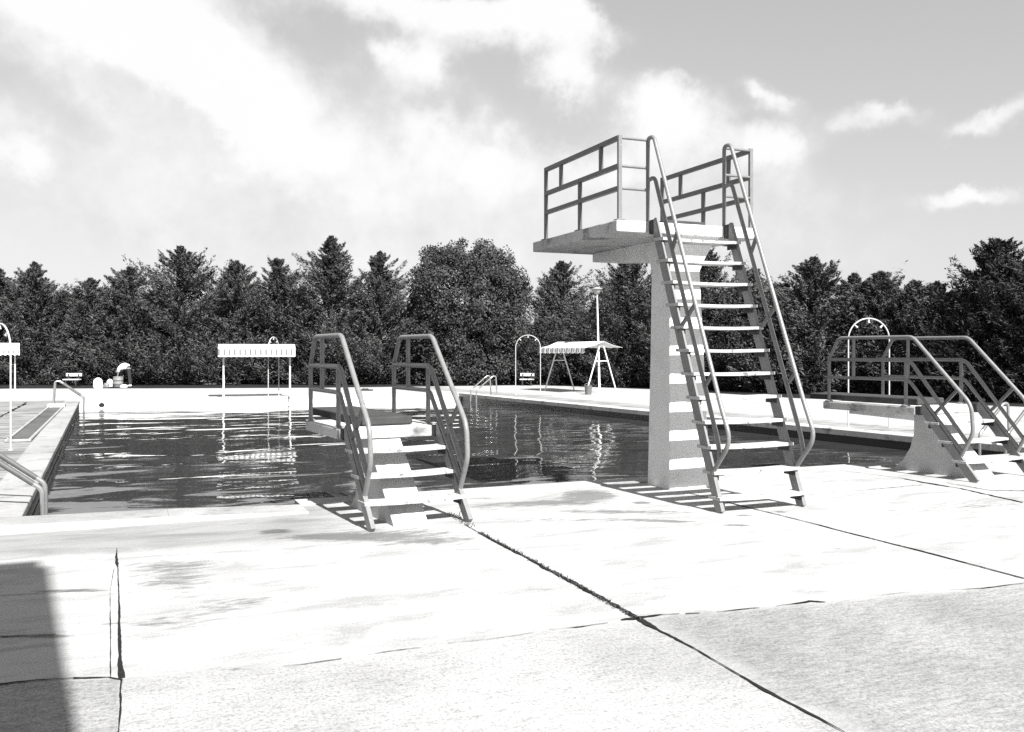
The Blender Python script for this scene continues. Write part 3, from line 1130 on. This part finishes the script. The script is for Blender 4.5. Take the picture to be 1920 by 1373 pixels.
def sack(label, p, h, w, mat, seed):
    rr = random.Random(seed)
    mb = MB()
    prof = [(.62, 0), (.98, .04), (1.05, .25), (1.0, .55), (.92, .78), (.66, .92), (.36, .97), (.42, 1.03), (.15, 1.0)]
    n = 18
    v, f = [], []
    for r_, z in prof:
        for k in range(n):
            a_ = 2 * math.pi * k / n
            j = 1 + .06 * math.sin(3 * a_ + seed + z * 4) + rr.uniform(-.03, .03)
            v.append((r_ * w / 2 * j * math.cos(a_), r_ * w / 2 * .8 * j * math.sin(a_), z * h))
    for i in range(len(prof) - 1):
        for k in range(n):
            k2 = (k + 1) % n
            f.append((i * n + k, i * n + k2, (i + 1) * n + k2, (i + 1) * n + k))
    f.append(tuple(range(n - 1, -1, -1)))
    f.append(tuple((len(prof) - 1) * n + k for k in range(n)))
    mb.add(v, f)
    o = mb.build('sack', mat, smooth=True, loc=p, rz=-YAW)
    return tag(o, label, 'sack')


sack('tall full white sack left of the bending person', A(184, 37.3, .0), .43, .37, M['sack'], 1)
sack('small white bundle low down left of the drum', A(206, 38.9), .33, .26, M['sack'], 2)
sack('crumpled pale bundle on the ground beside the small white bundle', A(199.5, 38.2), .2, .24, M['drum'], 3)
sack('small round white bag at the foot of the drum', A(232, 37.9), .14, .30, M['sack'], 4)


def bench(label, p, rz, w):
    t = thing('bench', label, 'bench', p, rz, 'white benches under the trees')
    for k in range(3):
        mb = MB(); mb.box(-w / 2, w / 2, -.2 + .14 * k, -.08 + .14 * k, .26, .30)
        mb.build('seat_slat', M['whitepaint'], t)
    mb = MB(); mb.box(-w / 2, w / 2, .25, .28, .42, .55)
    mb.build('backrest', M['whitepaint'], t)
    for x in (-w / 2 + .12, w / 2 - .12):
        for a_, b_, z_ in ((-.18, -.13, .258), (.2, .249, .53)):
            mb = MB(); mb.box(x - .025, x + .025, a_, b_, 0, z_)
            mb.build('leg', M['bracket'], t)
    return t


bench('white bench under the trees above the far left pool ladder', A(135, 40.2), -YAW + R(8), .66)
bench('white bench under the dark tree beside a shower arch', A(988, 40.4), -YAW - R(5), .62)


# ------------------------------------------------------------------ trees
def tree(name, label, p, H, Rb, kind, mat, seed, dens=1.0, cat='tree', group=None):
    r_ = np.random.default_rng(seed)
    kexp = r_.uniform(1.45, 2.3)
    t = thing(name, label, cat, p, 0, group)
    # trunk with limbs
    mb = MB()
    mb.tube([(0, 0, -.1), (.03, .02, H * .3), (-.02, .03, H * .62), (0, 0, H * .93)], .07 + .008 * H, 8, r2=.012)
    if kind == 'round':
        nl = int(300 * dens)
        tz = r_.uniform(.04, 1, nl)
        az = r_.uniform(0, 2 * np.pi, nl)
        env = np.where(tz < .5, .84 + .32 * tz, np.clip(1 - ((tz - .5) / .52) ** 3.2, 0.0, 1) ** .5)
        tz = tz * (1 + .045 * np.sin(4.3 * az + 1) + r_.uniform(-.02, .05, nl))
        rad = Rb * env * r_.uniform(.80, 1.06, nl)
        lift = r_.uniform(.05, .35, nl)
    else:
        nl = int(330 * dens)
        tz = r_.beta(1.0, 1.15, nl) * .97 + .015
        tz[:12] = np.linspace(.93, 1.0, 12)
        az = r_.uniform(0, 2 * np.pi, nl)
        # a few azimuth lobes make the outline uneven
        lob = 1 + .22 * np.sin(2 * az + r_.uniform(0, 6)) * np.cos(5 * tz + r_.uniform(0, 6)) + .20 * np.sin(3 * az + 9 * tz + r_.uniform(0, 6))
        env = (1 - tz ** kexp) * np.clip(.80 + 1.8 * tz, 0, 1)
        rad = Rb * env * lob * (.60 + .62 * r_.uniform(0, 1, nl) ** 1.3) + .04
        lift = r_.uniform(.15, .70, nl) + .7 * np.clip(tz - .75, 0, 1)
    zt = tz * H
    for i in range(0, nl, 9):
        q = (rad[i] * .7 * math.cos(az[i]), rad[i] * .7 * math.sin(az[i]), zt[i])
        z0 = max(.1, zt[i] - rad[i] * .4)
        mb.tube([(0, 0, min(z0, H * .9)), q], .03, 5, r2=.008)
    mb.build('trunk', M['bark'], t, smooth=True)
    # leaf sprays along every limb
    if kind == 'round':
        # leaf clumps through the crown, leaves on the shell of each clump
        per = 130
        n = nl * per
        li = np.repeat(np.arange(nl), per)
        inner = r_.uniform(.35, 1.0, nl) ** .5
        cc = np.stack([rad * inner * np.cos(az), rad * inner * np.sin(az), zt], 1)
        cr = r_.uniform(.26, .52, nl)
        u = r_.normal(0, 1, (n, 3))
        u /= np.linalg.norm(u, axis=1)[:, None]
        c = cc[li] + u * (cr[li] * r_.uniform(.55, 1.1, n))[:, None]
        c[:, 2] = np.clip(c[:, 2], .05, None)
        nrm = u * .8 + np.array([0, 0, .45]) + r_.normal(0, .45, (n, 3))
        dd = r_.normal(0, 1, (n, 3))
        ln = r_.uniform(.08, .15, n); wd = r_.uniform(.03, .052, n)
    else:
        # feathery plumes: sprays crowd round each limb and thin out to a point
        per = 135
        n = nl * per
        li = np.repeat(np.arange(nl), per)
        s = r_.beta(1.7, 1.25, n)
        ca, sa = np.cos(az[li]), np.sin(az[li])
        curve = lift[li] * (s ** 1.6) - .22 * s * (1 - s)
        droop = np.where(tz < .35, -.10, .10)[li]
        pr = (.028 + .15 * rad[li] / max(Rb, .1)) * (1.12 - s) ** .6
        jit = r_.normal(0, 1, (n, 3)) * pr[:, None]
        c = np.stack([rad[li] * s * ca, rad[li] * s * sa, zt[li] + rad[li] * (curve + droop)], 1) + jit
        c[:, 2] = np.clip(c[:, 2], .04, None)
        out = np.stack([ca, sa, np.zeros(n)], 1)
        nrm = out * .35 + np.array([0, 0, .75]) + jit / pr[:, None] * .28 + r_.normal(0, .35, (n, 3))
        dd = out * .7 + np.array([0, 0, .30]) + r_.normal(0, .42, (n, 3))
        ln = r_.uniform(.09, .24, n); wd = r_.uniform(.012, .029, n)
    dd /= np.linalg.norm(dd, axis=1)[:, None]
    sd = np.cross(nrm, dd)
    sd /= np.linalg.norm(sd, axis=1)[:, None] + 1e-6
    a0 = c - dd * ln[:, None] * .5
    a2 = c + dd * ln[:, None] * .5
    m_ = c + dd * (ln * .05)[:, None]
    a1 = m_ + sd * wd[:, None]
    a3 = m_ - sd * wd[:, None]
    co = np.stack([a0, a1, a2, a3], 1).reshape(-1, 3).astype(np.float32)
    me = bpy.data.meshes.new('crown')
    me.vertices.add(4 * n)
    me.vertices.foreach_set('co', co.ravel())
    me.loops.add(4 * n)
    me.loops.foreach_set('vertex_index', np.arange(4 * n, dtype=np.int32))
    me.polygons.add(n)
    me.polygons.foreach_set('loop_start', np.arange(0, 4 * n, 4, dtype=np.int32))
    me.polygons.foreach_set('loop_total', np.full(n, 4, dtype=np.int32))
    me.materials.append(mat)
    me.update()
    me.validate()
    o = bpy.data.objects.new('crown', me)
    COL.objects.link(o)
    o.parent = t
    return t


def top_h(py, d): return EYE + (HZ - py) * d / FPX


C, CP, CD = 'conifer', 'conifer_pale', 'conifer_shaded'
# px, top py, distance, base radius (m), material, label
TREES = [
    (-70, 505, 44.5, 2.3, C, 'conifer beyond the left edge, only its flank showing'),
    (-4, 506, 45.5, 1.9, C, 'conifer cut by the left edge behind the cut-off sunshade'),
    (66, 494, 45.0, 2.1, C, 'blunt-topped conifer second from the left edge'),
    (120, 548, 46.5, 1.9, C, 'low conifer between the blunt-topped conifer and its slim neighbour'),
    (170, 524, 45.0, 1.6, C, 'slim short conifer above the tall white sack'),
    (244, 503, 45.3, 2.1, C, 'conifer directly behind the bending person'),
    (292, 545, 47.0, 1.8, C, 'low conifer tucked left of the broad tall conifer'),
    (341, 464, 45.0, 2.6, C, 'broad tall conifer left of the far sunshade'),
    (444, 492, 45.6, 2.2, CP, 'pale conifer above the far sunshade'),
    (490, 540, 46.6, 1.8, C, 'low conifer between the pale conifer and the needle-tipped one'),
    (520, 487, 46.0, 2.1, C, 'needle-tipped conifer just right of the far sunshade'),
    (568, 540, 47.0, 1.8, C, 'low conifer at the foot of the tallest conifer'),
    (621, 445, 45.0, 2.6, C, 'tallest conifer behind the left diving stand'),
    (713, 474, 45.6, 2.2, CP, 'pale round-shouldered conifer left of the big dark tree'),
    (1052, 492, 46.0, 2.0, CP, 'conifer alone in the gap left of the lamp post'),
    (1010, 600, 44.5, 1.1, C, 'shrubby conifer at the right foot of the big dark tree'),
    (1118, 566, 46.5, 1.5, C, 'low conifer behind the lamp post'),
    (1178, 492, 42.5, 2.6, C, 'bushy conifer left of the tower column'),
    (1250, 520, 41.5, 2.0, C, 'conifer mostly hidden by the tower column'),
    (1322, 468, 39.5, 2.2, CP, 'conifer seen between the upper tower steps'),
    (1408, 508, 38.5, 2.0, C, 'conifer crossed by the right handrails of the tower'),
    (1462, 535, 37.0, 1.9, C, 'low conifer just right of the tower ladder'),
    (1524, 486, 36.0, 2.2, CP, 'pale peaked conifer above the shower arch behind the right stand'),
    (1603, 516, 36.0, 1.6, C, 'thin-tipped conifer right of the pale peaked one'),
    (1652, 512, 35.0, 1.7, C, 'conifer above the middle of the right stand railing'),
    (1716, 530, 34.0, 1.6, C, 'narrow conifer in the dip of the right tree row'),
    (1756, 532, 33.4, 1.7, C, 'ragged conifer left of the big dark conifer'),
    (1812, 548, 32.6, 1.5, CD, 'short dark conifer at the flank of the big dark conifer'),
    (1872, 452, 31.0, 2.4, CD, 'big dark layered conifer at the right edge'),
    (1952, 480, 29.5, 2.2, CD, 'dark conifer cut by the right edge'),
]
for i, (px, py, d, rb, mt, lab) in enumerate(TREES):
    d *= .945
    tree('conifer', lab, A(px, d), top_h(py, d), rb * 1.16, 'cone', M[mt], 100 + i, dens=.75 + .25 * rb / 1.8, group='conifers in the row behind the pool')
tree('broadleaf_tree', 'big dark round-topped tree between the stand and the lamp post', A(872, 43.2), top_h(470, 43.2), 3.15, 'round', M['broadleaf'], 300, 1.9)
# a second, lower row closes the foot of the first
back = [(-40, 48.5), (40, 49), (150, 49), (215, 48.6), (400, 49), (560, 49.5), (668, 48.6), (780, 49), (905, 49), (1096, 49), (1210, 46.5), (1285, 44), (1365, 42.5), (1440, 41), (1570, 39.5), (1690, 37.5), (1785, 36), (1840, 35.2), (1915, 33.6)]
names_b = ['behind the cut-off sunshade', 'behind the blunt-topped conifer', 'behind the slim short conifer', 'behind the bending person',
           'behind the far sunshade', 'behind the needle-tipped conifer', 'behind the tallest conifer', 'left behind the big dark tree', 'right behind the big dark tree',
           'behind the lone conifer and the lamp', 'behind the tower column', 'behind the lower tower steps', 'behind the middle of the tower ladder',
           'behind the right tower handrail', 'behind the shower arch of the right stand', 'behind the railing of the right stand',
           'behind the narrow conifer on the right', 'behind the short dark conifer', 'behind the big dark layered conifer']
for i, ((px, d), nm) in enumerate(zip(back, names_b)):
    H = top_h(584 if px in (905, 1096) else 556 + 10 * math.sin(i * 2.3), d)
    tree('conifer', 'low back-row conifer ' + nm, A(px, d), H, 2.3, 'cone', M[CD if px > 1780 else C], 400 + i, dens=.8, group='low conifers of the back row')

# ------------------------------------------------------------------ the building behind the viewer, whose shadow falls at the lower left
SHX, SHY = -.115, 1.03      # shadow shift per metre of height
tip = G(93, 1061)
by = -1.6
hb = (tip.y - by) / SHY
bx = tip.x - SHX * hb
t = thing('building', 'tall plain building out of view whose shadow darkens the lower left corner', 'building', (bx, by, 0))
mb = MB(); mb.box(-9, 0, -7, 0, -.1, hb)
mb.build('wall', M['render'], t, bevel=.02)
mb = MB(); mb.box(-8.95, -.05, -6.95, -.05, hb + .002, hb + .25)
mb.build('roof', M['roofing'], t)
for x in (-7.5, -5, -2.5):
    for z in (1.1, 4.1, 6.6):
        mb = MB(); mb.box(x - .5, x + .5, .003, .05, z, z + 1.3)
        w_ = mb.build('window', M['whitepaint'], t)
        mb = MB(); mb.box(x - .42, x + .42, .053, .06, z + .08, z + 1.22)
        mb.build('pane', M['glass'], w_)

# ------------------------------------------------------------------ light
sdir = Vector((SHX, SHY, -1)).normalized()
sun = bpy.data.lights.new('sun', 'SUN')
sun.energy = 5.0
sun.angle = R(.53)
sun.color = (1, .995, .985)
so = bpy.data.objects.new('sun', sun)
so.rotation_euler = sdir.to_track_quat('-Z', 'Y').to_euler()
COL.objects.link(so)

world = bpy.data.worlds.new('World')
scene.world = world
world.use_nodes = True
nt = world.node_tree
bg = nt.nodes['Background']
sky = nt.nodes.new('ShaderNodeTexSky')
sky.sky_type = 'NISHITA'
sky.sun_disc = False
el = math.asin(-sdir.z)
sky.sun_elevation = el
sky.sun_rotation = math.atan2(-sdir.x, -sdir.y)
sky.altitude = 300
sky.air_density = 1.2
sky.dust_density = 1.6
bw = nt.nodes.new('ShaderNodeRGBToBW')
nt.links.new(sky.outputs[0], bw.inputs[0])
tc = nt.nodes.new('ShaderNodeTexCoord')
sepd = nt.nodes.new('ShaderNodeSeparateXYZ')
nrmz = nt.nodes.new('ShaderNodeVectorMath'); nrmz.operation = 'NORMALIZE'
nt.links.new(tc.outputs['Generated'], nrmz.inputs[0])
nt.links.new(nrmz.outputs[0], sepd.inputs[0])
# compass bearing and height of each point of the sky
azn = mul(nt, sepd.outputs[0], sepd.outputs[1], 'ARCTAN2')
eln = nt.nodes.new('ShaderNodeMath'); eln.operation = 'ARCSINE'
nt.links.new(sepd.outputs[2], eln.inputs[0])
eln = eln.outputs[0]


def ae(px, py):
    """bearing and height of a surveyed direction"""
    v = RIGHT * ((px - CX) / FPX) + VIEW + Vector((0, 0, (HZ - py) / FPX))
    v.normalize()
    return math.atan2(v.x, v.y), math.asin(v.z)


dirv = nrmz.outputs[0]
# wobble the bearings with noise so that cloud edges billow
wob = N(nt, 'ShaderNodeTexNoise', Scale=7.0, Detail=6, Roughness=.6)
nt.links.new(dirv, wob.inputs['Vector'])
wsep = nt.nodes.new('ShaderNodeSeparateColor')
nt.links.new(wob.outputs['Color'], wsep.inputs[0])
azw = mul(nt, azn, mul(nt, mul(nt, wsep.outputs[0], .5, 'SUBTRACT'), .16), 'ADD')
elw = mul(nt, eln, mul(nt, mul(nt, wsep.outputs[1], .5, 'SUBTRACT'), .11), 'ADD')
# px, py, half width px, half height px, tilt, strength, softness
CL = [
    (150, 30, 330, 95, .25, 1.3), (330, 120, 280, 95, .55, 1.3), (480, 290, 240, 130, .6, .85), (700, 430, 520, 110, .1, .75),
    (20, 270, 60, 50, .5, .9), (180, 420, 160, 55, .1, .45), (250, 330, 160, 40, 0, .5),
    (800, 20, 300, 38, .12, 1.2), (1010, 55, 105, 52, .35, 1.2), (785, 125, 72, 48, .1, 1.0), (1060, 165, 62, 34, .1, .95), (880, 290, 160, 80, .3, .6),
    (1258, 215, 92, 62, .35, 1.25), (1180, 330, 210, 70, .1, .65), (1440, 290, 60, 45, .2, .8), (1450, 175, 62, 22, .35, .75), (1590, 240, 110, 40, .1, .5),
    (1880, 215, 80, 28, -.3, .9), (1690, 215, 60, 26, 0, .4), (1800, 372, 85, 18, .0, .75), (1850, 355, 40, 14, .1, .6), (1500, 370, 120, 40, 0, .4), (1050, 440, 520, 55, 0, .55), (330, 330, 560, 260, 0, .16), (1650, 480, 420, 60, 0, .3),
]
# heaped clouds with firm, billowing edges
CU = [(120, 30, 320, 70, .2, 1.2), (330, 95, 240, 70, .6, 1.1), (470, 235, 110, 75, .7, .8), (800, 8, 300, 34, .1, 1.1), (1010, 55, 100, 50, .4, 1.1), (785, 120, 66, 46, .1, 1.0),
      (1055, 165, 60, 34, .1, .95), (1255, 212, 88, 62, .35, 1.2), (1440, 280, 58, 46, .2, .9), (1450, 175, 66, 20, .35, .66), (1880, 212, 84, 28, -.3, .9),
      (1795, 376, 60, 13, 0, .6), (1850, 358, 40, 15, .1, .66), (20, 285, 62, 40, .5, .9), (1690, 205, 40, 20, 0, .62), (1600, 245, 90, 26, .1, .6), (880, 300, 130, 70, .3, .75),
      (640, 330, 200, 90, .3, .8), (1160, 330, 150, 60, .1, .7), (1540, 120, 60, 16, .3, .45)]


def heap(lst):
    tot = None
    for (px, py, hw, hh, tilt, st) in lst:
        a0, e0 = ae(px, py)
        dxn = mul(nt, azw, a0, 'SUBTRACT')
        dyn = mul(nt, elw, e0, 'SUBTRACT')
        ct, s_ = math.cos(tilt), math.sin(tilt)
        ux = mul(nt, mul(nt, dxn, ct * FPX / hw), mul(nt, dyn, -s_ * FPX / hw), 'ADD')
        uy = mul(nt, mul(nt, dxn, s_ * FPX / hh), mul(nt, dyn, ct * FPX / hh), 'ADD')
        q = mul(nt, mul(nt, ux, ux), mul(nt, uy, uy), 'ADD')
        g = mul(nt, mul(nt, 2.718, mul(nt, q, -.9), 'POWER'), st)
        tot = g if tot is None else mul(nt, tot, g, 'ADD')
    return tot


tot = heap(CL)
cum = heap(CU)
fine = N(nt, 'ShaderNodeTexNoise', Scale=26.0, Detail=7, Roughness=.62)
nt.links.new(dirv, fine.inputs['Vector'])
broad = N(nt, 'ShaderNodeTexNoise', Scale=4.0, Detail=5, Roughness=.6)
nt.links.new(dirv, broad.inputs['Vector'])
nz = mul(nt, mul(nt, mul(nt, fine.outputs[0], .5, 'SUBTRACT'), .7), mul(nt, mul(nt, broad.outputs[0], .5, 'SUBTRACT'), .5), 'ADD')
cov = mul(nt, tot, nz, 'ADD')
cm = nt.nodes.new('ShaderNodeMapRange')
cm.interpolation_type = 'SMOOTHSTEP'
cm.inputs['From Min'].default_value = .24
cm.inputs['From Max'].default_value = 1.05
nt.links.new(cov, cm.inputs['Value'])
mixn = nt.nodes.new('ShaderNodeMix')
mixn.data_type = 'FLOAT'
nt.links.new(cm.outputs[0], mixn.inputs['Factor'])
SKYK, CLOUDV = 1.36, 3.5
nt.links.new(mul(nt, mul(nt, bw.outputs[0], .52, 'POWER'), SKYK), mixn.inputs[2])
# light and thin parts inside the clouds
puff = N(nt, 'ShaderNodeTexNoise', Scale=15.0, Detail=9, Roughness=.58)
nt.links.new(dirv, puff.inputs['Vector'])
cucov = mul(nt, cum, mul(nt, mul(nt, puff.outputs[0], .5, 'SUBTRACT'), 1.7), 'ADD')
cum_m = nt.nodes.new('ShaderNodeMapRange')
cum_m.interpolation_type = 'SMOOTHSTEP'
cum_m.inputs['From Min'].default_value = .36
cum_m.inputs['From Max'].default_value = .95
nt.links.new(cucov, cum_m.inputs['Value'])
cvar = mul(nt, mul(nt, mul(nt, mul(nt, wob.outputs['Fac'], .5, 'SUBTRACT'), 1.5), mul(nt, mul(nt, fine.outputs[0], .5, 'SUBTRACT'), .9), 'ADD'), CLOUDV, 'ADD')
nt.links.new(cvar, mixn.inputs[3])
mix2 = nt.nodes.new('ShaderNodeMix')
mix2.data_type = 'FLOAT'
nt.links.new(mul(nt, cum_m.outputs[0], .9), mix2.inputs['Factor'])
nt.links.new(mixn.outputs[0], mix2.inputs[2])
mix2.inputs[3].default_value = 4.1
nt.links.new(mix2.outputs[0], bg.inputs['Color'])
bg.inputs['Strength'].default_value = .1

# ------------------------------------------------------------------ camera
cam = bpy.data.cameras.new('camera')
cam.sensor_width = 36
cam.lens = 36 * FPX / 1920
cam.shift_y = -(686.5 - HZ) / 1920
cam.clip_start = .05
cam.clip_end = 3000
co = bpy.data.objects.new('camera', cam)
co.location = (0, 0, EYE)
co.rotation_euler = (R(90), 0, -YAW)
COL.objects.link(co)
scene.camera = co

vs = scene.view_settings
vs.view_transform = 'Standard'
vs.look = 'None'
vs.gamma = 1
vs.exposure = 1.3
scene.cycles.max_bounces = 8
scene.cycles.use_denoising = False
